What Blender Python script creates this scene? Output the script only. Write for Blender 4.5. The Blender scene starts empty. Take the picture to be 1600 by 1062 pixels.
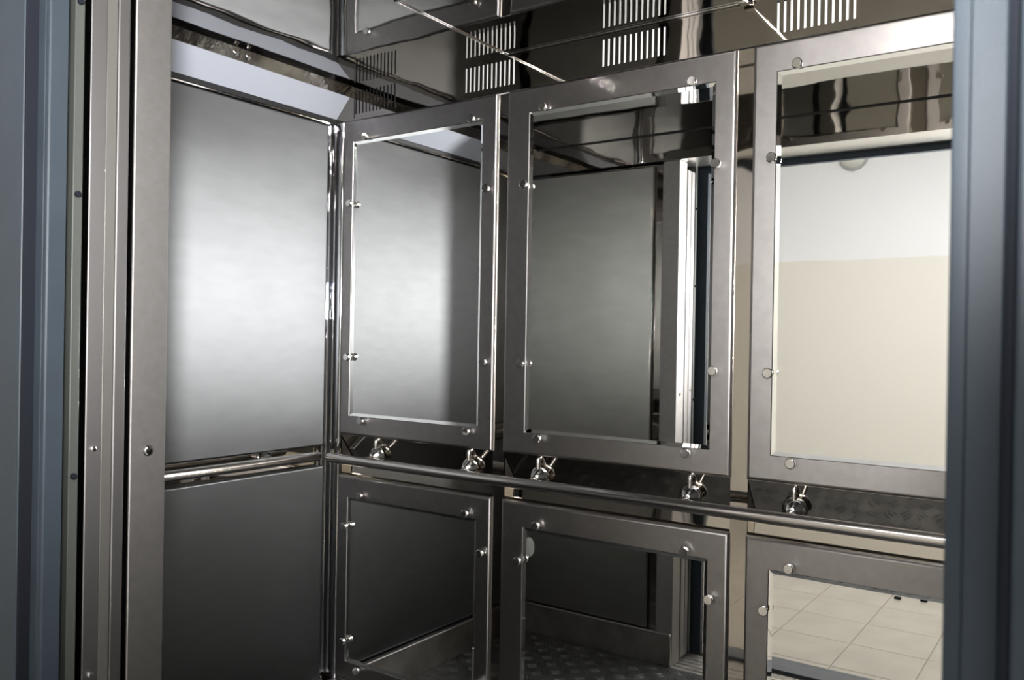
import bpy, bmesh, math, random
from mathutils import Vector, Matrix
random.seed(7)
sc = bpy.context.scene
col = sc.collection

# ------------------------------------------------------------------ camera
H = 1.22
yaw, pitch, roll = math.radians(35.060), math.radians(-0.148), math.radians(0.984)
fw = Vector((-math.sin(yaw)*math.cos(pitch), math.cos(yaw)*math.cos(pitch), math.sin(pitch)))
rt = Vector((math.cos(yaw), math.sin(yaw), 0)); up = rt.cross(fw)
r2 = math.cos(roll)*rt + math.sin(roll)*up
u2 = -math.sin(roll)*rt + math.cos(roll)*up
cam = bpy.data.cameras.new('camera')
cam.sensor_width = 36.0; cam.lens = 1331.46/1600*36; cam.clip_start = 0.02
cam.dof.use_dof = True; cam.dof.focus_distance = 1.95; cam.dof.aperture_fstop = 7.0
co = bpy.data.objects.new('camera', cam); col.objects.link(co)
m = Matrix.Identity(4)
for i, v in enumerate((r2, u2, -fw)):
    for j in range(3): m[j][i] = v[j]
m[2][3] = H
co.matrix_world = m
sc.camera = co

# ------------------------------------------------------------------ light
w = bpy.data.worlds.new('world'); sc.world = w; w.use_nodes = True
w.node_tree.nodes['Background'].inputs[0].default_value = (0.02, 0.021, 0.023, 1)
w.node_tree.nodes['Background'].inputs[1].default_value = 1.0
fl = bpy.data.lights.new('flash_light', 'SPOT'); fl.energy = 470; fl.spot_size = math.radians(118); fl.spot_blend = 1.0; fl.shadow_soft_size = 0.07; fl.color = (1, 0.985, 0.97)
fo = bpy.data.objects.new('flash_light', fl); col.objects.link(fo); fo.location = (0.0, -0.06, 1.41)
fo.rotation_euler = (fw-rt*0.20+Vector((0, 0, 0.46))).to_track_quat('-Z', 'Y').to_euler()
FILL_LAMP = 37.0  # strength of the fill lamps added on the hall ceiling
sc.view_settings.view_transform = 'Standard'; sc.view_settings.look = 'None'
sc.view_settings.gamma = 1.0; sc.view_settings.use_curve_mapping = False
sc.view_settings.exposure = 0.0
cy = sc.cycles
cy.use_denoising = True; cy.max_bounces = 14; cy.glossy_bounces = 14; cy.diffuse_bounces = 4
cy.caustics_reflective = True; cy.blur_glossy = 1.0; cy.sample_clamp_indirect = 0.0

# ------------------------------------------------------------------ materials
MATS = {}
def mat(name, base, metal=0.0, rough=0.5, fine=None, wave=None, aniso=0.0, tang=(0, 1, 0), vary=None, rvary=None, emit=None, spec=0.5, beck=False):
    mt = bpy.data.materials.new(name); mt.use_nodes = True
    nt = mt.node_tree; N = nt.nodes; L = nt.links
    b = N['Principled BSDF']
    cin = 'Base Color'
    if beck:
        N.remove(b); b = N.new('ShaderNodeBsdfAnisotropic'); b.distribution = 'BECKMANN'; cin = 'Color'
        L.new(b.outputs[0], N['Material Output'].inputs['Surface'])
    b.inputs[cin].default_value = (*base, 1)
    if not beck: b.inputs['Metallic'].default_value = metal
    b.inputs['Roughness'].default_value = rough
    if not beck: b.inputs['Specular IOR Level'].default_value = spec
    geo = N.new('ShaderNodeNewGeometry')
    def noise(scale, stretch=(1, 1, 1), detail=3):
        mp = N.new('ShaderNodeMapping'); mp.inputs['Scale'].default_value = stretch
        L.new(geo.outputs['Position'], mp.inputs['Vector'])
        n = N.new('ShaderNodeTexNoise'); n.inputs['Scale'].default_value = scale; n.inputs['Detail'].default_value = detail
        L.new(mp.outputs[0], n.inputs['Vector']); return n
    prev = None
    if wave:
        n = noise(wave[0], wave[2] if len(wave) > 2 else (1, 1, 1), 1.5)
        bp = N.new('ShaderNodeBump'); bp.inputs['Strength'].default_value = 1.0; bp.inputs['Distance'].default_value = wave[1]
        L.new(n.outputs[0], bp.inputs['Height']); prev = bp
    if fine:
        n = noise(fine[0], fine[2] if len(fine) > 2 else (1, 1, 1), 2)
        bp = N.new('ShaderNodeBump'); bp.inputs['Strength'].default_value = 1.0; bp.inputs['Distance'].default_value = fine[1]
        L.new(n.outputs[0], bp.inputs['Height'])
        if prev: L.new(prev.outputs[0], bp.inputs['Normal'])
        prev = bp
    if prev: L.new(prev.outputs[0], b.inputs['Normal'])
    if vary:
        n = noise(vary[0], vary[2] if len(vary) > 2 else (1, 1, 1), 4)
        mx = N.new('ShaderNodeMix'); mx.data_type = 'RGBA'
        mx.inputs[6].default_value = (*base, 1); mx.inputs[7].default_value = (*vary[1], 1)
        cr = N.new('ShaderNodeMapRange'); cr.inputs[1].default_value = 0.35; cr.inputs[2].default_value = 0.65
        L.new(n.outputs[0], cr.inputs[0]); L.new(cr.outputs[0], mx.inputs[0]); L.new(mx.outputs[2], b.inputs[cin])
    if rvary:
        n = noise(rvary[0], rvary[3] if len(rvary) > 3 else (1, 1, 1), 3)
        cr = N.new('ShaderNodeMapRange'); cr.inputs[1].default_value = 0.3; cr.inputs[2].default_value = 0.7
        cr.inputs[3].default_value = rvary[1]; cr.inputs[4].default_value = rvary[2]
        L.new(n.outputs[0], cr.inputs[0]); L.new(cr.outputs[0], b.inputs['Roughness'])
    if aniso:
        b.inputs['Anisotropy' if beck else 'Anisotropic'].default_value = aniso; tg = N.new('ShaderNodeCombineXYZ')
        for q in range(3): tg.inputs[q].default_value = tang[q]
        L.new(tg.outputs[0], b.inputs['Tangent'])
    if emit:
        b.inputs['Emission Color'].default_value = (*emit[0], 1); b.inputs['Emission Strength'].default_value = emit[1]
    MATS[name] = mt
    return mt

mat('satin_steel', (0.365, 0.35, 0.345), 1, 0.47, fine=(600, 0.00010), wave=(7, 0.0006), vary=(40, (0.335, 0.32, 0.315)), beck=True)
mat('brushed_sheet', (0.185, 0.191, 0.197), 1, 0.61, fine=(900, 0.00003, (1, 0.12, 1)), wave=(5, 0.0007), aniso=0.55, tang=(0, 0, 1), vary=(30, (0.172, 0.178, 0.184), (1, 0.3, 1)), beck=True)
mat('brushed_front', (0.30, 0.30, 0.29), 1, 0.50, fine=(900, 0.00003, (0.12, 1, 1)), wave=(5, 0.0008), aniso=0.5, tang=(0, 0, 1), vary=(30, (0.28, 0.28, 0.27), (0.3, 1, 1)), beck=True)
mat('polished_steel', (0.52, 0.485, 0.44), 1, 0.035, wave=(6, 0.0015))
mat('header_steel', (0.30, 0.28, 0.25), 1, 0.03, wave=(6, 0.0015))
mat('moulding_steel', (0.55, 0.555, 0.57), 1, 0.06, wave=(20, 0.0005))
mat('ceiling_steel', (0.54, 0.53, 0.52), 1, 0.03, wave=(3.2, 0.0030), fine=(30, 0.00006))
mat('jamb_steel', (0.235, 0.225, 0.22), 1, 0.62, fine=(600, 0.00012), vary=(60, (0.215, 0.206, 0.20)), beck=True)
mat('chrome', (0.74, 0.73, 0.72), 1, 0.10)
mat('rail_steel', (0.60, 0.57, 0.55), 1, 0.20, fine=(700, 0.00003))
mat('mirror_glass', (0.885, 0.89, 0.875), 1, 0.0)
mat('cornice_metal', (0.36, 0.38, 0.435), 0, 0.28, wave=(4, 0.001))
mat('crinkled_foil', (0.16, 0.15, 0.14), 1, 0.12, fine=(28, 0.002), vary=(9, (0.45, 0.44, 0.42)))
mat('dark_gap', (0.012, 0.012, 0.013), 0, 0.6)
mat('blue_paint', (0.021, 0.027, 0.034), 0, 0.42, spec=0.16, fine=(800, 0.00022), vary=(9, (0.024, 0.031, 0.039)))
mat('green_grey_paint', (0.045, 0.049, 0.044), 0, 0.4, fine=(500, 0.0001))
mat('door_steel', (0.21, 0.203, 0.203), 1, 0.58, fine=(1200, 0.00008), beck=True)
mat('door_strip', (0.27, 0.26, 0.245), 1, 0.5, fine=(900, 0.00006))
mat('alu_sill', (0.62, 0.60, 0.56), 1, 0.4, vary=(25, (0.45, 0.43, 0.40)))
mat('bright_alu', (0.86, 0.85, 0.82), 1, 0.30)
mat('threshold_plate', (0.055, 0.062, 0.075), 0, 0.4, vary=(20, (0.075, 0.080, 0.09)))
mat('tread_plate', (0.085, 0.085, 0.082), 0.6, 0.45, vary=(14, (0.05, 0.05, 0.05)))
mat('skirting_steel', (0.34, 0.32, 0.30), 1, 0.42, vary=(10, (0.22, 0.205, 0.19)), wave=(12, 0.002))
mat('slot_backing', (0.45, 0.45, 0.44), 0, 0.6, emit=((1, 0.98, 0.94), 0.16))
mat('tile_glaze', (0.31, 0.28, 0.235), 0, 0.22, vary=(5, (0.345, 0.315, 0.265)), wave=(3, 0.0004))
mat('grout', (0.25, 0.215, 0.175), 0, 0.8)
mat('white_ceiling', (0.80, 0.80, 0.80), 0, 0.9)
mat('grey_plastic', (0.75, 0.75, 0.72), 0, 0.5)
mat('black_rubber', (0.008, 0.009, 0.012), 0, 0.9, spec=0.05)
mat('opal_glass', (0.62, 0.62, 0.58), 0, 0.15)
mat('lamp_rim', (0.45, 0.45, 0.44), 0.3, 0.4)
mat('fill_diffuser', (0.9, 0.9, 0.9), 0, 0.5, emit=((0.97, 0.985, 1.0), FILL_LAMP))
mat('lamp_housing', (0.75, 0.75, 0.75), 0, 0.4)
# two-tone hall paint: beige to 1.79 m, white above
def hall_paint():
    mt = bpy.data.materials.new('hall_paint'); mt.use_nodes = True
    nt = mt.node_tree; N = nt.nodes; L = nt.links; b = N['Principled BSDF']
    b.inputs['Roughness'].default_value = 0.55
    g = N.new('ShaderNodeNewGeometry'); s = N.new('ShaderNodeSeparateXYZ'); L.new(g.outputs['Position'], s.inputs[0])
    n = N.new('ShaderNodeTexNoise'); n.inputs['Scale'].default_value = 3.0
    L.new(g.outputs['Position'], n.inputs['Vector'])
    ad = N.new('ShaderNodeMath'); ad.operation = 'MULTIPLY_ADD'; ad.inputs[1].default_value = 0.03
    L.new(n.outputs[0], ad.inputs[0]); L.new(s.outputs['Z'], ad.inputs[2])
    mr = N.new('ShaderNodeMapRange'); mr.inputs[1].default_value = 1.798; mr.inputs[2].default_value = 1.808
    L.new(ad.outputs[0], mr.inputs[0])
    mx = N.new('ShaderNodeMix'); mx.data_type = 'RGBA'
    mx.inputs[6].default_value = (0.72, 0.69, 0.625, 1); mx.inputs[7].default_value = (0.78, 0.78, 0.785, 1)
    L.new(mr.outputs[0], mx.inputs[0]); L.new(mx.outputs[2], b.inputs['Base Color'])
    MATS['hall_paint'] = mt
hall_paint()

# ------------------------------------------------------------------ helpers
def link(name, bm, material, parent=None, smooth=False, flat_big=0.0):
    me = bpy.data.meshes.new(name)
    bmesh.ops.recalc_face_normals(bm, faces=bm.faces)
    bm.to_mesh(me); bm.free()
    me.materials.append(MATS[material])
    if smooth:
        for p in me.polygons: p.use_smooth = True
        try: me.set_sharp_from_angle(angle=math.radians(35))
        except Exception: pass
        if flat_big:      # wide plane faces stay plane, only the rounded edges shade smoothly
            mxa = max(p.area for p in me.polygons)
            for p in me.polygons:
                if p.area > flat_big*mxa: p.use_smooth = False
    o = bpy.data.objects.new(name, me); col.objects.link(o)
    if parent: o.parent = parent
    return o
def tag(o, label, cat=None, group=None, kind=None):
    if label: o['label'] = label
    if cat: o['category'] = cat
    if group: o['group'] = group
    if kind: o['kind'] = kind
    return o
def empty(name, label, cat, group=None, loc=(0, 0, 0), kind=None):
    o = bpy.data.objects.new(name, None); col.objects.link(o); o.location = loc; o.empty_display_size = 0.05
    return tag(o, label, cat, group, kind)
def add_box(bm, x0, x1, y0, y1, z0, z1, bev=0.0, seg=2):
    t = bmesh.new()
    vs = [t.verts.new((x, y, z)) for x in (x0, x1) for y in (y0, y1) for z in (z0, z1)]
    for f in ((0, 1, 3, 2), (4, 6, 7, 5), (0, 4, 5, 1), (2, 3, 7, 6), (0, 2, 6, 4), (1, 5, 7, 3)):
        t.faces.new([vs[i] for i in f])
    bmesh.ops.recalc_face_normals(t, faces=t.faces)
    if bev: bmesh.ops.bevel(t, geom=t.edges[:], offset=bev, segments=seg, affect='EDGES', profile=0.5)
    me = bpy.data.meshes.new('tmp'); t.to_mesh(me); t.free(); bm.from_mesh(me); bpy.data.meshes.remove(me)
def box(name, material, x0, x1, y0, y1, z0, z1, bev=0.0, parent=None, smooth=False, off=(0, 0, 0)):
    bm = bmesh.new(); add_box(bm, x0-off[0], x1-off[0], y0-off[1], y1-off[1], z0-off[2], z1-off[2], bev)
    return link(name, bm, material, parent, smooth or bev > 0, 0.012 if bev > 0 else 0)
def lathe(bm, prof, axis='y', n=24, loc=(0, 0, 0), cap=True):
    # prof: list of (radius, t) along axis
    rings = []
    for r, t in prof:
        ring = []
        for k in range(n):
            a = 2*math.pi*k/n; c, s = r*math.cos(a), r*math.sin(a)
            p = {'y': (c, t, s), 'x': (t, c, s), 'z': (c, s, t)}[axis]
            ring.append(bm.verts.new((p[0]+loc[0], p[1]+loc[1], p[2]+loc[2])))
        rings.append(ring)
    for a, b in zip(rings, rings[1:]):
        for k in range(n): bm.faces.new((a[k], a[(k+1) % n], b[(k+1) % n], b[k]))
    if cap: bm.faces.new(rings[0]); bm.faces.new(rings[-1])
def tube(bm, pts, r, n=14):
    pts = [Vector(p) for p in pts]; rings = []
    t0 = (pts[1]-pts[0]).normalized()
    ref = Vector((0, 0, 1)) if abs(t0.z) < 0.9 else Vector((1, 0, 0))
    u = t0.cross(ref).normalized()
    for i, p in enumerate(pts):
        if i == 0: t = pts[1]-pts[0]
        elif i == len(pts)-1: t = pts[-1]-pts[-2]
        else: t = (pts[i+1]-p).normalized()+(p-pts[i-1]).normalized()
        t.normalize(); u = (u-t*u.dot(t)).normalized(); v = t.cross(u)
        rr = r[i] if isinstance(r, (list, tuple)) else r
        rings.append([bm.verts.new(p+rr*(math.cos(2*math.pi*k/n)*u+math.sin(2*math.pi*k/n)*v)) for k in range(n)])
    for a, b in zip(rings, rings[1:]):
        for k in range(n): bm.faces.new((a[k], a[(k+1) % n], b[(k+1) % n], b[k]))
    bm.faces.new(rings[0]); bm.faces.new(rings[-1])
def loops_quad(bm, loops, close_last=False):
    R = [[bm.verts.new(p) for p in lp] for lp in loops]
    for a, b in zip(R, R[1:]):
        n = len(a)
        for k in range(n): bm.faces.new((a[k], a[(k+1) % n], b[(k+1) % n], b[k]))
    if close_last: bm.faces.new(R[-1])
    return R

XL, XR = -2.035, -0.028        # visible faces of left sheets / right sheets
YB = 1.900                      # front face of the back wall panels
YW = 1.910                      # polished wall behind them
YF = 0.856                      # inner face of the cabin front
ZC = 2.000                      # cabin ceiling

# ------------------------------------------------------------------ the cabin shell
def structure(o, label, cat): return tag(o, label, cat, kind='structure')
bm = bmesh.new()
add_box(bm, -2.062, 0.0, YW, YW+0.005, 0.905, 1.893); add_box(bm, -2.062, 0.0, YW, YW+0.005, 0.0, 0.779)
for a, b in ((-2.062, -1.999), (-1.398, -1.360), (-0.715, -0.674), (-0.033, 0.0)): add_box(bm, a, b, YW, YW+0.005, 0.779, 0.905)
structure(link('wall_back', bm, 'polished_steel'), 'polished steel back wall of the lift cabin showing between the panels', 'wall')
structure(box('wall_left', 'polished_steel', -2.082, -2.062, 0.84, YW+0.02, 0.0, 1.893), 'polished steel left wall of the lift cabin behind the brushed sheets', 'wall')
structure(box('wall_right', 'polished_steel', 0.0, 0.02, 0.84, YW+0.02, 0.0, ZC), 'polished steel right wall of the lift cabin', 'wall')
bm = bmesh.new()
add_box(bm, -2.062, -1.392, 0.80, 0.838, 0.0, 1.889)       # left return
add_box(bm, -0.062, 0.0, 0.80, 0.838, 0.0, 1.889)          # right return
add_box(bm, -2.062, 0.0, 0.80, YF, 1.897, ZC)              # polished header
structure(link('wall_front', bm, 'header_steel'), 'polished steel front of the lift cabin with header over the doorway', 'wall')
structure(box('trim_1', 'bright_alu', -1.390, -0.064, 0.672, YF, 1.8962, 1.8968), 'bright aluminium lintel plate under the polished header over the cabin doorway', 'trim')
structure(box('ceiling', 'ceiling_steel', -1.960, 0.0, 0.80, YW, ZC, ZC+0.02), 'mirror polished steel ceiling of the lift cabin', 'ceiling')

for i, (a, b, lb) in enumerate(((-1.999, -1.398, 'next to the left cabin corner'), (-1.360, -0.715, 'between the middle mirrors'), (-0.674, -0.033, 'next to the right cabin wall'))):
    bm = bmesh.new(); pts = [(YW+0.0005, 0.9052), (YW+0.028, 0.820), (YW+0.028, 0.815), (YW+0.025, 0.779)]
    A = [bm.verts.new((a, y, z)) for y, z in pts]; B = [bm.verts.new((b, y, z)) for y, z in pts]
    for k in range(3): bm.faces.new((A[k], A[k+1], B[k+1], B[k]))
    bm.faces.new((A[3], B[3], bm.verts.new((b, YW, 0.7785)), bm.verts.new((a, YW, 0.7785))))
    for q, xx in ((A, a), (B, b)):
        v = [bm.verts.new((xx, y, z)) for y, z in pts] + [bm.verts.new((xx, YW+0.0005, 0.779))]; bm.faces.new(v)
    structure(link('trim_%d' % (i+2), bm, 'polished_steel'), 'folded polished steel channel behind the handrail, ' + lb, 'trim')
# convex twin corner moulding
bm = bmesh.new(); pts = []
for k in range(9):
    a = math.pi*k/8; pts.append((-2.0605+0.010*math.sin(a)*0.75, 1.876+0.0075*(1-math.cos(a)) + 0.001))
pts.append((-2.052, 1.8935))
for k in range(9):
    a = math.pi*k/8; pts.append((-2.050+0.0225*(1-math.cos(a)), YW-0.0005-0.010*math.sin(a)*0.8))
pts += [(-2.0615, YW-0.0003)]
A = [bm.verts.new((x, y, 0.126)) for x, y in pts]; B = [bm.verts.new((x, y, 1.893)) for x, y in pts]
for k in range(len(pts)-1): bm.faces.new((A[k], A[k+1], B[k+1], B[k]))
structure(link('trim_5', bm, 'moulding_steel', None, True), 'rounded polished steel moulding in the left cabin corner', 'trim')

# cabin floor with raised lozenges
fl_o = structure(box('floor', 'tread_plate', -2.062, 0.0, 0.86, YW, -0.02, 0.0), 'dark steel tread plate floor of the lift cabin', 'floor')
bm = bmesh.new()
P = 0.052
for i in range(int(2.05/P)):
    for j in range(int(1.04/P)):
        cx, cyy = -2.03+P*(i+0.5), 0.875+P*(j+0.5)
        a = math.radians(45 if (i+j) % 2 else -45); ca, sa = math.cos(a), math.sin(a)
        for d in (-0.012, 0.0, 0.012):
            l, wd = 0.019, 0.0042
            q = [(-l, d, 0), (0, d-wd, 0), (l, d, 0), (0, d+wd, 0)]
            vb = [bm.verts.new((cx+x*ca-y*sa, cyy+x*sa+y*ca, 0.0)) for x, y, z in q]
            vt = [bm.verts.new((cx+x*.75*ca-(d+(y-d)*.5)*sa, cyy+x*.75*sa+(d+(y-d)*.5)*ca, 0.0018)) for x, y, z in q]
            for k in range(4): bm.faces.new((vb[k], vb[(k+1) % 4], vt[(k+1) % 4], vt[k]))
            bm.faces.new(vt)
tag(link('tread_ribs', bm, 'tread_plate', fl_o), None, kind='stuff')

structure(box('trim_6', 'dark_gap', -2.0, -0.001, YF, YF+0.004, ZC-0.004, ZC), 'thin dark joint strip between the polished header and the ceiling', 'trim')
# skirting
def skirting(name, x0, x1, y0, y1, face, label):
    e = structure(box(name, 'skirting_steel', x0, x1, y0, y1, 0.0, 0.112, bev=0.002), label, 'baseboard')
    k = 0.006
    if face == 'x': box('cap_strip', 'satin_steel', x0, x1+k, y0, y1, 0.1125, 0.124, bev=0.003, parent=e)
    if face == 'y-': box('cap_strip', 'satin_steel', x0, x1, y0-k, y1, 0.1125, 0.124, bev=0.003, parent=e)
    if face == 'y+': box('cap_strip', 'satin_steel', x0, x1, y0, y1+k, 0.1125, 0.124, bev=0.003, parent=e)
skirting('baseboard_left', -2.062, -2.02, 0.862, 1.88, 'x', 'stained steel skirting along the left cabin wall')
skirting('baseboard_back', -2.02, -0.004, 1.885, YW, 'y-', 'stained steel skirting along the back cabin wall')
skirting('baseboard_front', -2.018, -1.325, 0.838, 0.862, 'y+', 'stained steel skirting along the cabin front beside the doorway')

# ------------------------------------------------------------------ mirror panels of the back wall
def bolt_mesh():
    bm = bmesh.new()
    prof = [(0.0062, 0.0), (0.0062, -0.003), (0.0098, -0.0034), (0.0102, -0.0042), (0.0102, -0.0058), (0.0098, -0.0064),
            (0.0088, -0.0068), (0.0088, -0.0082), (0.0112, -0.0086), (0.0118, -0.0092), (0.0118, -0.0136), (0.0113, -0.0146), (0.0099, -0.0154)]
    lathe(bm, prof, 'y', 24)
    me = bpy.data.meshes.new('bolt'); bmesh.ops.recalc_face_normals(bm, faces=bm.faces); bm.to_mesh(me); bm.free()
    for p in me.polygons: p.use_smooth = True
    me.set_sharp_from_angle(angle=math.radians(20))
    me.materials.append(MATS['chrome']); return me
BOLT = bolt_mesh()
def panel(name, label, x0, x1, z0, z1, mx0, mx1, mz0, mz1, bolts, group):
    ox, oz = (x0+x1)/2, z0
    root = empty(name, label, 'wall panel', group, (ox, YB, oz))
    def rect(i, y, a=(x0, x1, z0, z1)):
        return [(a[0]+i-ox, y-YB, a[2]+i-oz), (a[1]-i-ox, y-YB, a[2]+i-oz), (a[1]-i-ox, y-YB, a[3]-i-oz), (a[0]+i-ox, y-YB, a[3]-i-oz)]
    bm = bmesh.new()
    R = 0.008
    lp = [rect(0, YW-0.0005), rect(0, YB+R)]
    for k in range(1, 6):
        a = math.pi/2*k/5; lp.append(rect(R*(1-math.cos(a)), YB+R*(1-math.sin(a))))
    c = (mx0, mx1, mz0, mz1)
    lp += [rect(-0.0008, YB, c), rect(0, YB+0.0008, c), rect(0, YB+0.0092, c)]
    loops_quad(bm, lp)
    link('frame', bm, 'satin_steel', root, True, 0.3)
    bm = bmesh.new()
    b = 0.0095; yf = YB+0.0062
    loops_quad(bm, [rect(0.0003, yf+0.002, c), rect(0.0003, yf-0.0024, c), rect(b, yf, c)], True)
    link('mirror', bm, 'mirror_glass', root)
    for (bx, bz) in bolts:
        o = bpy.data.objects.new('bolt', BOLT); col.objects.link(o); o.parent = root
        o.location = (bx-ox, 0, bz-oz); o.rotation_euler = (0, random.uniform(0, 6), 0)
    return root
def bl(xi, xo, zt, zb, zs):
    # xi: two inner columns, xo: two outer columns
    return [(xi[0], zt), (xi[1], zt), (xi[0], zb), (xi[1], zb)] + [(x, z) for x in xo for z in zs]
G1, G2 = 'upper mirror panels of the back wall', 'lower mirror panels of the back wall'
ZT, ZB = 1.895, 0.906
LT, LB = 0.7775, 0.135
cols = [(-2.000, -1.397, -1.955, -1.446, (-1.895, -1.480), (-1.959, -1.424), 'next to the left cabin corner'),
        (-1.361, -0.714, -1.288, -0.764, (-1.240, -0.819), (-1.297, -0.756), 'between the two other columns'),
        (-0.675, -0.032, -0.620, -0.086, (-0.572, -0.134), (-0.626, -0.080), 'next to the right cabin wall')]
desc_u = ['upper mirror in a satin steel surround, next to the brushed left wall',
          'upper mirror in a satin steel surround, middle of the three over the handrail',
          'upper mirror in a satin steel surround showing the pale hall wall']
desc_l = ['lower mirror under the handrail in a satin surround, next to the brushed left wall',
          'lower mirror in a satin steel surround, middle of the three under the handrail',
          'lower mirror in a satin steel surround showing the beige hall floor tiles']
for k, (x0, x1, a, b, xi, xo, d) in enumerate(cols):
    panel('mirror_panel', desc_u[k], x0, x1, ZB, ZT, a, b, 0.966, 1.827, bl(xi, xo, 1.834, 0.954, (1.633, 1.151)), G1)
    panel('mirror_panel', desc_l[k], x0, x1, LB, LT, a, b, 0.195, 0.710, bl(xi, xo, 0.722, 0.180, (0.619, 0.258)), G2)

# ------------------------------------------------------------------ plain sheets of the side walls and the front
def sheet(label, axis, face, thick, a0, a1, z0, z1, material='brushed_sheet', name='steel_sheet'):
    bm = bmesh.new()
    if axis == 'x':
        lo, hi = sorted((face, face+thick)); add_box(bm, lo, hi, a0, a1, z0, z1, 0.006, 4)
        c = ((lo+hi)/2, (a0+a1)/2, z0)
    else:
        lo, hi = sorted((face, face+thick)); add_box(bm, a0, a1, lo, hi, z0, z1, 0.006, 4)
        c = ((a0+a1)/2, (lo+hi)/2, z0)
    bmesh.ops.translate(bm, verts=bm.verts, vec=(-c[0], -c[1], -c[2]))
    o = link(name, bm, material, None, True, 0.1); o.location = c
    return tag(o, label, 'wall panel')
sheet('upper brushed steel sheet of the left cabin wall above the handrail', 'x', XL, -0.026, 0.872, 1.872, 0.868, 1.884)
sheet('lower brushed steel sheet of the left cabin wall under the handrail', 'x', XL, -0.026, 0.872, 1.872, 0.128, 0.805)
sheet('upper brushed steel sheet of the right cabin wall', 'x', XR, 0.027, 0.872, 1.872, 0.868, 1.884)
sheet('lower brushed steel sheet of the right cabin wall', 'x', XR, 0.027, 0.872, 1.872, 0.128, 0.805)
sheet('tall brushed steel sheet of the cabin front beside the doorway', 'y', YF, -0.017, -2.018, -1.430, 0.126, 1.884, 'brushed_front')

# door jamb posts of the cabin
j = empty('door_jamb', 'satin steel cabin door jamb with a rivet, beside the left doors', 'door jamb', None, (-1.3565, 0.82, 0))
box('post', 'jamb_steel', -1.391, -1.322, 0.790, YF, 0.001, 1.8955, bev=0.0025, parent=j, off=(-1.3565, 0.82, 0))
bm = bmesh.new(); lathe(bm, [(0.0075, 0.0), (0.0075, 0.0012), (0.006, 0.0028), (0.002, 0.0034)], 'x', 20)
o = link('rivet', bm, 'chrome', j, True); o.location = (0.0345, 0.004, 1.02)
bm = bmesh.new(); lathe(bm, [(0.0095, 0.0), (0.0095, 0.0006), (0.008, 0.0008)], 'x', 20)
o = link('washer', bm, 'satin_steel', j, True); o.location = (0.0345, 0.004, 1.02)
j = empty('door_jamb', 'satin steel cabin door jamb beside the right cabin wall', 'door jamb', None, (-0.07, 0.82, 0))
box('post', 'jamb_steel', -0.078, -0.064, 0.790, YF, 0.001, 1.8955, bev=0.0025, parent=j, off=(-0.07, 0.82, 0))

# ------------------------------------------------------------------ vent strip above the back panels
vp = empty('vent_panel', 'polished steel strip with slotted air vents above the back panels', 'vent', None, (-1.0, YW, 1.896))
groups = [(-1.953, -1.788), (-1.513, -1.348), (-1.069, -0.900), (-0.622, -0.458)]
bm = bmesh.new()
zs0, zs1 = 1.917, 1.984; y0, y1 = YW-0.003, YW-0.001
def quad(p): bm.faces.new([bm.verts.new(q) for q in p])
def rq(xa, xb, za, zb):
    quad([(xa, y0, za), (xb, y0, za), (xb, y0, zb), (xa, y0, zb)])
xs = -2.045
for (ga, gb) in groups:
    pitch_ = (gb-ga)/11; wd = 0.0030
    for k in range(12):
        c = ga+pitch_*k
        rq(xs, c-wd, 1.896, ZC)
        rq(c-wd, c+wd, 1.896, zs0-0.003); rq(c-wd, c+wd, zs1+0.003, ZC)
        # rounded ends
        for (zz, s) in ((zs0, -1), (zs1, 1)):
            e = zz+s*0.003
            for sx in (-1, 1):
                quad([(c+sx*wd, y0, zz), (c+sx*wd, y0, e), (c, y0, e), (c+sx*wd*.75, y0, zz+s*.002)])
        for sx in (-1, 1): quad([(c+sx*wd, y0, zs0), (c+sx*wd, y0, zs1), (c+sx*wd, y1, zs1), (c+sx*wd, y1, zs0)])
        xs = c+wd
rq(xs, 0.0, 1.896, ZC)
TLT = math.tan(0.0)
for v in bm.verts: v.co.y -= (v.co.z-1.896)*TLT
bmesh.ops.translate(bm, verts=bm.verts, vec=(1.0, -YW, -1.896))
link('slotted_strip', bm, 'header_steel', vp)
def lean(o):
    for v in o.data.vertices: v.co.y -= (v.co.z+o.location.z+(o.parent.location.z if o.parent else 0)-1.896)*TLT
lean(box('joint_line', 'dark_gap', -1.9615, -1.9595, YW-0.0042, YW-0.0034, 1.902, 1.985, parent=vp, off=(-1.0, YW, 1.896)))
for gi, (ga, gb) in enumerate(groups):
    lb = ['next to the left cabin corner', 'over the gap between the first two mirror panels', 'over the middle mirror panel', 'over the mirror panel showing the hall wall'][gi]
    mname = 'slot_backing' if gi else 'crinkled_foil'
    if gi:
        l = empty('cabin_lamp', 'pale cabin lamp behind the vent slots ' + lb, 'lamp', 'lamps behind the vent slots', ((ga+gb)/2, YW+0.03, 1.90))
        lean(box('diffuser', mname, ga-0.03, gb+0.03, YW+0.012, YW+0.02, 1.905, 1.99, bev=0.002, parent=l, off=((ga+gb)/2, YW+0.03, 1.90)))
        lean(box('housing', 'lamp_housing', ga-0.034, gb+0.034, YW+0.0215, YW+0.04, 1.90, 1.992, bev=0.002, parent=l, off=((ga+gb)/2, YW+0.03, 1.90)))
    else:
        lean(box('vent_backing', 'dark_gap', ga-0.03, gb+0.03, YW+0.012, YW+0.02, 1.905, 1.99, parent=vp, off=(-1.0, YW, 1.896)))

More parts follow.
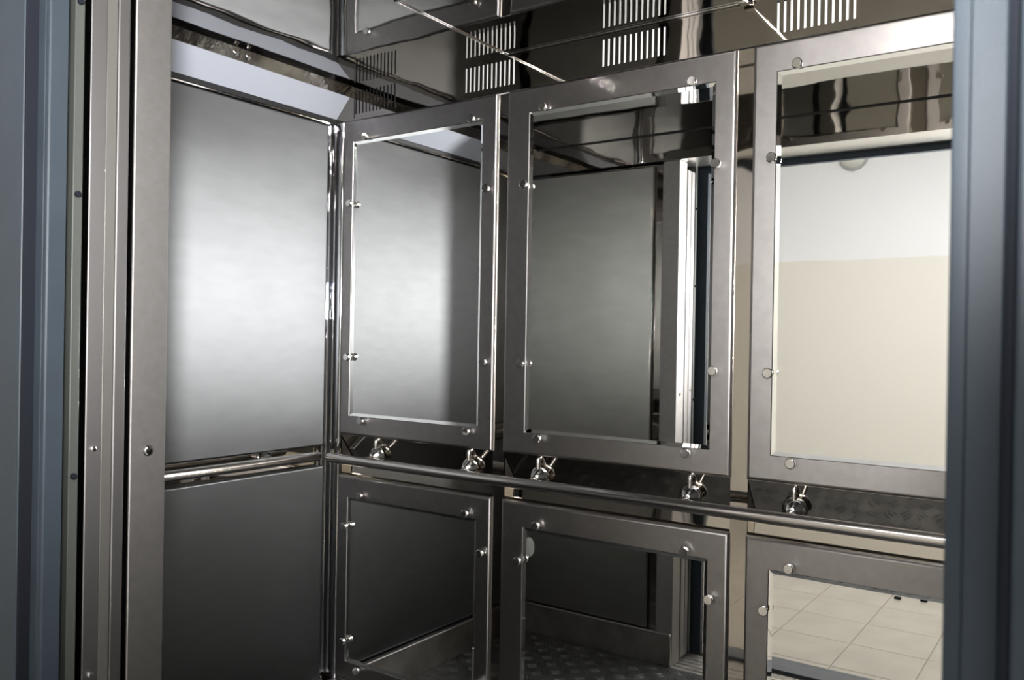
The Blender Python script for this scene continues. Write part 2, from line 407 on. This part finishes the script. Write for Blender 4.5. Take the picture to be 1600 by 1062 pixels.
# sloped cornice above the left wall
cn = empty('cornice', 'sloping pale metal cornice with a dark channel above the left wall', 'cornice', None, (-2.03, 1.4, 1.895))
bm = bmesh.new()
def prism(bm, pts, ya, yb, off=(-2.03, 1.4, 1.895)):
    A = [bm.verts.new((x-off[0], ya-off[1], z-off[2])) for x, z in pts]; B = [bm.verts.new((x-off[0], yb-off[1], z-off[2])) for x, z in pts]
    n = len(pts)
    for k in range(n): bm.faces.new((A[k], A[(k+1) % n], B[(k+1) % n], B[k]))
    bm.faces.new(A); bm.faces.new(B)
prism(bm, [(-2.038, 1.908), (-1.980, 1.971), (-1.984, 1.974), (-2.042, 1.911)], 0.84, YW-0.004)
link('reflector_plate', bm, 'cornice_metal', cn)
bm = bmesh.new(); prism(bm, [(-1.9805, 1.972), (-1.961, 1.9995), (-1.965, 2.001), (-1.9845, 1.975)], 0.84, YW-0.004)
link('channel', bm, 'crinkled_foil', cn)
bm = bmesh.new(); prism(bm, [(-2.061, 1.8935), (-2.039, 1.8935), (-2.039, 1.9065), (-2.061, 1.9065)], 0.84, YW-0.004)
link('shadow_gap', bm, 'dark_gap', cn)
bm = bmesh.new(); prism(bm, [(-2.046, 1.8865), (-2.034, 1.8865), (-2.034, 1.890), (-2.046, 1.890)], 0.872, 1.872)
link('edge_strip', bm, 'chrome', cn)
for yb_ in (1.47, 1.51):
    bm = bmesh.new(); lathe(bm, [(0.007, 0), (0.007, 0.004), (0.005, 0.006)], 'x', 12)
    o = link('bolt', bm, 'chrome', cn, True); o.location = (0.059, yb_-1.4, 0.0905); o.rotation_euler = (0, math.radians(36), 0)

# hatch frame on the ceiling
hf = empty('ceiling_hatch', 'thin bright metal frame of a hatch in the polished ceiling', 'hatch', None, (-1.045, 1.69, ZC))
O = (-1.045, 1.69, ZC); hx0, hx1, hy0, hy1, bw, bt = -1.378, -0.694, 1.460, 1.9055, 0.0075, 0.004
for a in ((hx0, hx0+bw, hy0, hy1), (hx1-bw, hx1, hy0, hy1), (hx0+bw, hx1-bw, hy0, hy0+bw), (hx0+bw, hx1-bw, hy1-bw, hy1)):
    box('frame_bar', 'chrome', *a, ZC-bt, ZC-0.0002, bev=0.001, parent=hf, off=O)
box('latch', 'chrome', hx1-0.012, hx1+0.012, hy1-0.03, hy1-0.009, ZC-0.012, ZC-bt, bev=0.002, parent=hf, off=O)

# ------------------------------------------------------------------ handrails
ZR = 0.845
hr = empty('handrail', 'long satin steel tube handrail on brackets along the back wall', 'handrail', None, (-1.0, 1.812, ZR))
bm = bmesh.new()
tube(bm, [(-1.952+1, 0, 0), (-1.950+1, 0, 0), (-1.947+1, 0, 0), (-0.04+1, 0, 0), (-0.036+1, 0, 0)], [0.009, 0.0125, 0.0145, 0.0145, 0.009], 24)
link('tube', bm, 'rail_steel', hr, True)
for bx in (-1.842, -1.480, -1.245, -0.813, -0.567, -0.13):
    bm = bmesh.new()
    tube(bm, [(bx+1, 0.011, 0), (bx+1, 0.108, 0)], 0.006, 12)
    tube(bm, [(bx+1, 0.094, 0.0), (bx+1, 0.094, 0.044), (bx+1, 0.0945, 0.049), (bx+1, 0.096, 0.052), (bx+1, 0.103, 0.052)], 0.006, 12)
    br = link('bracket', bm, 'rail_steel', hr, True)
    bm = bmesh.new(); lathe(bm, [(0.006, 0.072), (0.010, 0.074), (0.025, 0.092), (0.0285, 0.098), (0.0285, 0.102), (0.02, 0.110)], 'y', 28, (bx+1, 0, 0.004))
    link('rosette', bm, 'chrome', br, True)
hl = empty('handrail', 'short satin steel tube handrail along the brushed left wall', 'handrail', None, (-1.982, 1.4, ZR+0.002))
bm = bmesh.new()
tube(bm, [(0, 0.405, 0), (0, 0.403, 0), (0, 0.400, 0), (0, -0.46, 0), (0, -0.464, 0)], [0.009, 0.0125, 0.0145, 0.0145, 0.009], 24)
link('tube', bm, 'rail_steel', hl, True)
for by in (1.66, 1.06):
    bm = bmesh.new(); tube(bm, [(-0.011, by-1.4, 0), (-0.0795, by-1.4, 0)], 0.006, 12)
    br = link('bracket', bm, 'rail_steel', hl, True)
    bm = bmesh.new(); lathe(bm, [(0.006, -0.048), (0.008, -0.050), (0.020, -0.068), (0.0225, -0.072), (0.0225, -0.0795)], 'x', 24, (0, by-1.4, 0))
    link('rosette', bm, 'chrome', br, True)

# oval cover on the front sheet
bm = bmesh.new(); lathe(bm, [(0.040, 0.0003), (0.040, 0.002), (0.037, 0.004), (0.006, 0.0045), (0.005, 0.0038)], 'y', 32)
bmesh.ops.scale(bm, verts=bm.verts, vec=(0.62, 1, 1))
o = link('cover_plate', bm, 'grey_plastic', None, True); o.location = (-1.968, YF, 0.350)
tag(o, 'small oval grey cover plate low on the cabin front, reflected in a lower mirror', 'cover plate')

# ------------------------------------------------------------------ doors, sills and portal
def extr(bm, pts, z0, z1):
    A = [bm.verts.new((x, y, z0)) for x, y in pts]; B = [bm.verts.new((x, y, z1)) for x, y in pts]
    n = len(pts)
    for k in range(n): bm.faces.new((A[k], A[(k+1) % n], B[(k+1) % n], B[k]))
    bm.faces.new(A); bm.faces.new(B)
cd = empty('cabin_door', 'open steel cabin door leaf with a pale edge strip beside the jamb', 'door', None, (-1.66, 0.75, 0.012))
O = (-1.66, 0.75, 0.012)
box('leaf', 'door_steel', -1.99, -1.322, 0.7605, 0.7811, 0.012, 1.87, bev=0.002, parent=cd, off=O)
box('leaf', 'door_steel', -1.99, -1.322, 0.7149, 0.7425, 0.012, 1.87, bev=0.002, parent=cd, off=O)
box('edge_strip', 'door_strip', -1.99, -1.3245, 0.7427, 0.7603, 0.012, 1.87, bev=0.001, parent=cd, off=O)
for z in (0.20, 0.66, 1.02):
    bm = bmesh.new(); lathe(bm, [(0.004, 0), (0.004, 0.003), (0.002, 0.004)], 'x', 10)
    o = link('screw', bm, 'chrome', cd, True); o.location = (-1.3220+1.66, 0.729-0.75, z)
ld = empty('landing_door', 'open grey-green landing door leaf beside the blue portal', 'door', None, (-1.66, 0.695, 0.012))
box('leaf', 'green_grey_paint', -1.99, -1.322, 0.6896, 0.7050, 0.012, 1.90, bev=0.0015, parent=ld, off=(-1.66, 0.695, 0.012))
for z in (0.37, 0.98, 1.42, 1.72):
    bm = bmesh.new(); lathe(bm, [(0.005, 0), (0.005, 0.004), (0.003, 0.006)], 'x', 10)
    o = link('buffer', bm, 'black_rubber', ld, True); o.location = (-1.3220+1.66, 0.697-0.695, z)

# portal profile: s outwards from the opening, y towards the hall
prof = [(0.0, 0.663), (0.0, 0.638), (0.001, 0.6355), (0.003, 0.635), (0.0105, 0.635), (0.0112, 0.6362), (0.0120, 0.635), (0.0315, 0.635), (0.0335, 0.6365),
        (0.0345, 0.647), (0.0400, 0.647), (0.0405, 0.6205), (0.0415, 0.6187), (0.0435, 0.618), (0.125, 0.618), (0.128, 0.621), (0.128, 0.663)]
PT = 1.873
pf = empty('door_portal', 'blue-grey painted steel landing portal with stepped profile around the doorway', 'door frame', None, (-0.69, 0.66, 0))
O = (-0.69, 0.66)
bm = bmesh.new(); extr(bm, [(-1.290-s+0.69, y-0.66) for s, y in prof], 0.0, PT); link('jamb', bm, 'blue_paint', pf, True, 0.09)
bm = bmesh.new(); extr(bm, [(-0.0894+s+0.69, y-0.66) for s, y in prof], 0.0, PT); link('jamb', bm, 'blue_paint', pf, True, 0.09)
bm = bmesh.new()
A = [bm.verts.new((-1.418+0.69, y-0.66, PT+s)) for s, y in prof]; B = [bm.verts.new((0.0386+0.69, y-0.66, PT+s)) for s, y in prof]
for k in range(len(prof)): bm.faces.new((A[k], A[(k+1) % len(prof)], B[(k+1) % len(prof)], B[k]))
bm.faces.new(A); bm.faces.new(B)
link('head', bm, 'blue_paint', pf, True, 0.09)
for xa in (-1.3302, -0.0548):  # black strip added in each groove to make the gap dark
    box('dark_gap_strip', 'black_rubber', xa, xa+0.0055, 0.6195, 0.6468, 0.001, PT, bev=0.001, parent=pf, off=(-0.69, 0.66, 0))

def sill(name, label, ya, yb, ztop, ngroove, x0, x1, material):
    bm = bmesh.new(); pts = [(ya, -0.02), (ya, ztop)]
    step = (yb-ya)/(ngroove*2+1)
    for k in range(ngroove):
        a = ya+step*(2*k+1); pts += [(a, ztop), (a, ztop-0.008), (a+step*.8, ztop-0.008), (a+step*.8, ztop)]
    pts += [(yb, ztop), (yb, -0.02)]
    c = ((x0+x1)/2, (ya+yb)/2)
    A = [bm.verts.new((x0-c[0], y-c[1], z)) for y, z in pts]; B = [bm.verts.new((x1-c[0], y-c[1], z)) for y, z in pts]
    for k in range(len(pts)): bm.faces.new((A[k], A[(k+1) % len(pts)], B[(k+1) % len(pts)], B[k]))
    bm.faces.new(A); bm.faces.new(B)
    o = link(name, bm, material); o.location = (c[0], c[1], 0)
    return tag(o, label, 'sill')
sill('door_sill', 'grooved aluminium sill of the landing door next to the dark threshold', 0.680, 0.712, 0.0, 2, -1.99, -0.02, 'alu_sill')
sill('door_sill', 'grooved aluminium sill of the cabin door next to the tread plate floor', 0.716, 0.858, 0.0, 4, -1.99, -0.02, 'alu_sill')
o = box('threshold', 'threshold_plate', -1.288, -0.0915, 0.519, 0.643, -0.01, 0.004, bev=0.0015, off=(-0.69, 0.58, 0)); o.location = (-0.69, 0.58, 0)
tag(o, 'dark grey steel threshold plate in front of the door sill', 'threshold')

# ------------------------------------------------------------------ the hall
HX0, HX1, HY = -3.6, 1.9, -2.2
HZ = 2.72
structure(box('wall_hall_far', 'hall_paint', HX0, HX1, HY-0.1, HY, 0, HZ), 'hall wall opposite the lift, beige below and white above', 'wall')
structure(box('wall_hall_left', 'hall_paint', HX0-0.1, HX0, HY, 0.66, 0, HZ), 'hall wall at the left end, beige below and white above', 'wall')
structure(box('wall_hall_right', 'hall_paint', HX1, HX1+0.1, HY, 0.66, 0, HZ), 'hall wall at the right end, beige below and white above', 'wall')
structure(box('wall_lift_left', 'hall_paint', HX0, -1.4185, 0.640, 0.6625, 0, HZ), 'hall wall beside the blue lift portal towards the left end', 'wall')
structure(box('wall_lift_right', 'hall_paint', 0.0390, HX1, 0.640, 0.6625, 0, HZ), 'hall wall beside the blue lift portal towards the right end', 'wall')
structure(box('wall_lift_top', 'hall_paint', -1.4185, 0.0390, 0.640, 0.6625, 2.0015, HZ), 'hall wall above the blue lift portal', 'wall')
structure(box('ceiling_hall', 'white_ceiling', HX0, HX1, HY, 0.66, HZ, HZ+0.05), 'white ceiling of the hall', 'ceiling')
hfz = structure(box('floor_hall', 'grout', HX0, HX1, HY, 0.64, -0.03, -0.0035), 'hall floor of square beige glazed tiles with dark joints', 'floor')
TX, TY = 0.287, 0.300
cache = {}
nx0 = -9; xg = -1.134
for i in range(-9, 12):
    for jx in range(-9, 3):
        xa, xb = xg+TX*i, xg+TX*(i+1); ya, yb = 0.174+TY*jx, 0.174+TY*(jx+1)
        xa, xb = max(xa, HX0), min(xb, HX1); ya, yb = max(ya, HY), min(yb, 0.517)
        if xb-xa < 0.02 or yb-ya < 0.02: continue
        key = (round(xb-xa, 3), round(yb-ya, 3)); g = 0.0016
        if key not in cache:
            bm = bmesh.new(); lx, ly = (xb-xa)/2-g, (yb-ya)/2-g; c = 0.0012
            R_ = loops_quad(bm, [[(-lx, -ly, -0.004), (lx, -ly, -0.004), (lx, ly, -0.004), (-lx, ly, -0.004)],
                                 [(-lx, -ly, -c), (lx, -ly, -c), (lx, ly, -c), (-lx, ly, -c)],
                                 [(-lx+c, -ly+c, 0), (lx-c, -ly+c, 0), (lx-c, ly-c, 0), (-lx+c, ly-c, 0)]], True)
            me = bpy.data.meshes.new('tile'); bmesh.ops.recalc_face_normals(bm, faces=bm.faces); bm.to_mesh(me); bm.free(); me.materials.append(MATS['tile_glaze'])
            cache[key] = me
        o = bpy.data.objects.new('tile', cache[key]); col.objects.link(o); o.parent = hfz
        o.location = ((xa+xb)/2, (ya+yb)/2, 0)

# round wall lamp in the hall
wl = empty('wall_lamp', 'round opal glass lamp with a rim on the hall wall', 'lamp', None, (-1.432, HY, 2.482))
bm = bmesh.new(); lathe(bm, [(0.098, 0.0005), (0.098, 0.018), (0.092, 0.024), (0.086, 0.022)], 'y', 40); link('rim', bm, 'lamp_rim', wl, True)
bm = bmesh.new(); lathe(bm, [(0.086, 0.020), (0.083, 0.038), (0.072, 0.058), (0.054, 0.074), (0.03, 0.083), (0.004, 0.087)], 'y', 40); link('dome', bm, 'opal_glass', wl, True)
bm = bmesh.new(); lathe(bm, [(0.006, -0.006), (0.006, 0.004)], 'y', 12); o = link('clip', bm, 'lamp_rim', wl, True); o.location = (0, 0.022, -0.099)

# added fill lamps on the hall ceiling, in place of bounced flash
for (lx, ly, lb) in ((-0.7, -0.35, 'in front of the lift doorway'), (1.0, -0.75, 'near the right end wall of the hall')):
    cl = empty('fill_lamp', 'added white fill lamp on the hall ceiling ' + lb, 'lamp', 'added fill lamps on the hall ceiling', (lx, ly, HZ))
    box('housing', 'lamp_housing', -0.62, 0.62, -0.16, 0.16, -0.035, -0.0005, bev=0.004, parent=cl)
    box('diffuser', 'fill_diffuser', -0.60, 0.60, -0.14, 0.14, -0.055, -0.0355, bev=0.004, parent=cl)

# two dark pads on the floor of the hall
for (px, py) in ((-0.815, -0.605), (-0.705, -0.640)):
    bm = bmesh.new(); add_box(bm, -0.015, 0.015, -0.012, 0.012, 0.0003, 0.010, 0.003)
    o = link('rubber_pad', bm, 'black_rubber', None, True); o.location = (px, py, 0)
    tag(o, 'small dark rubber pad lying on the beige hall tiles', 'rubber pad', 'dark pads on the hall floor')
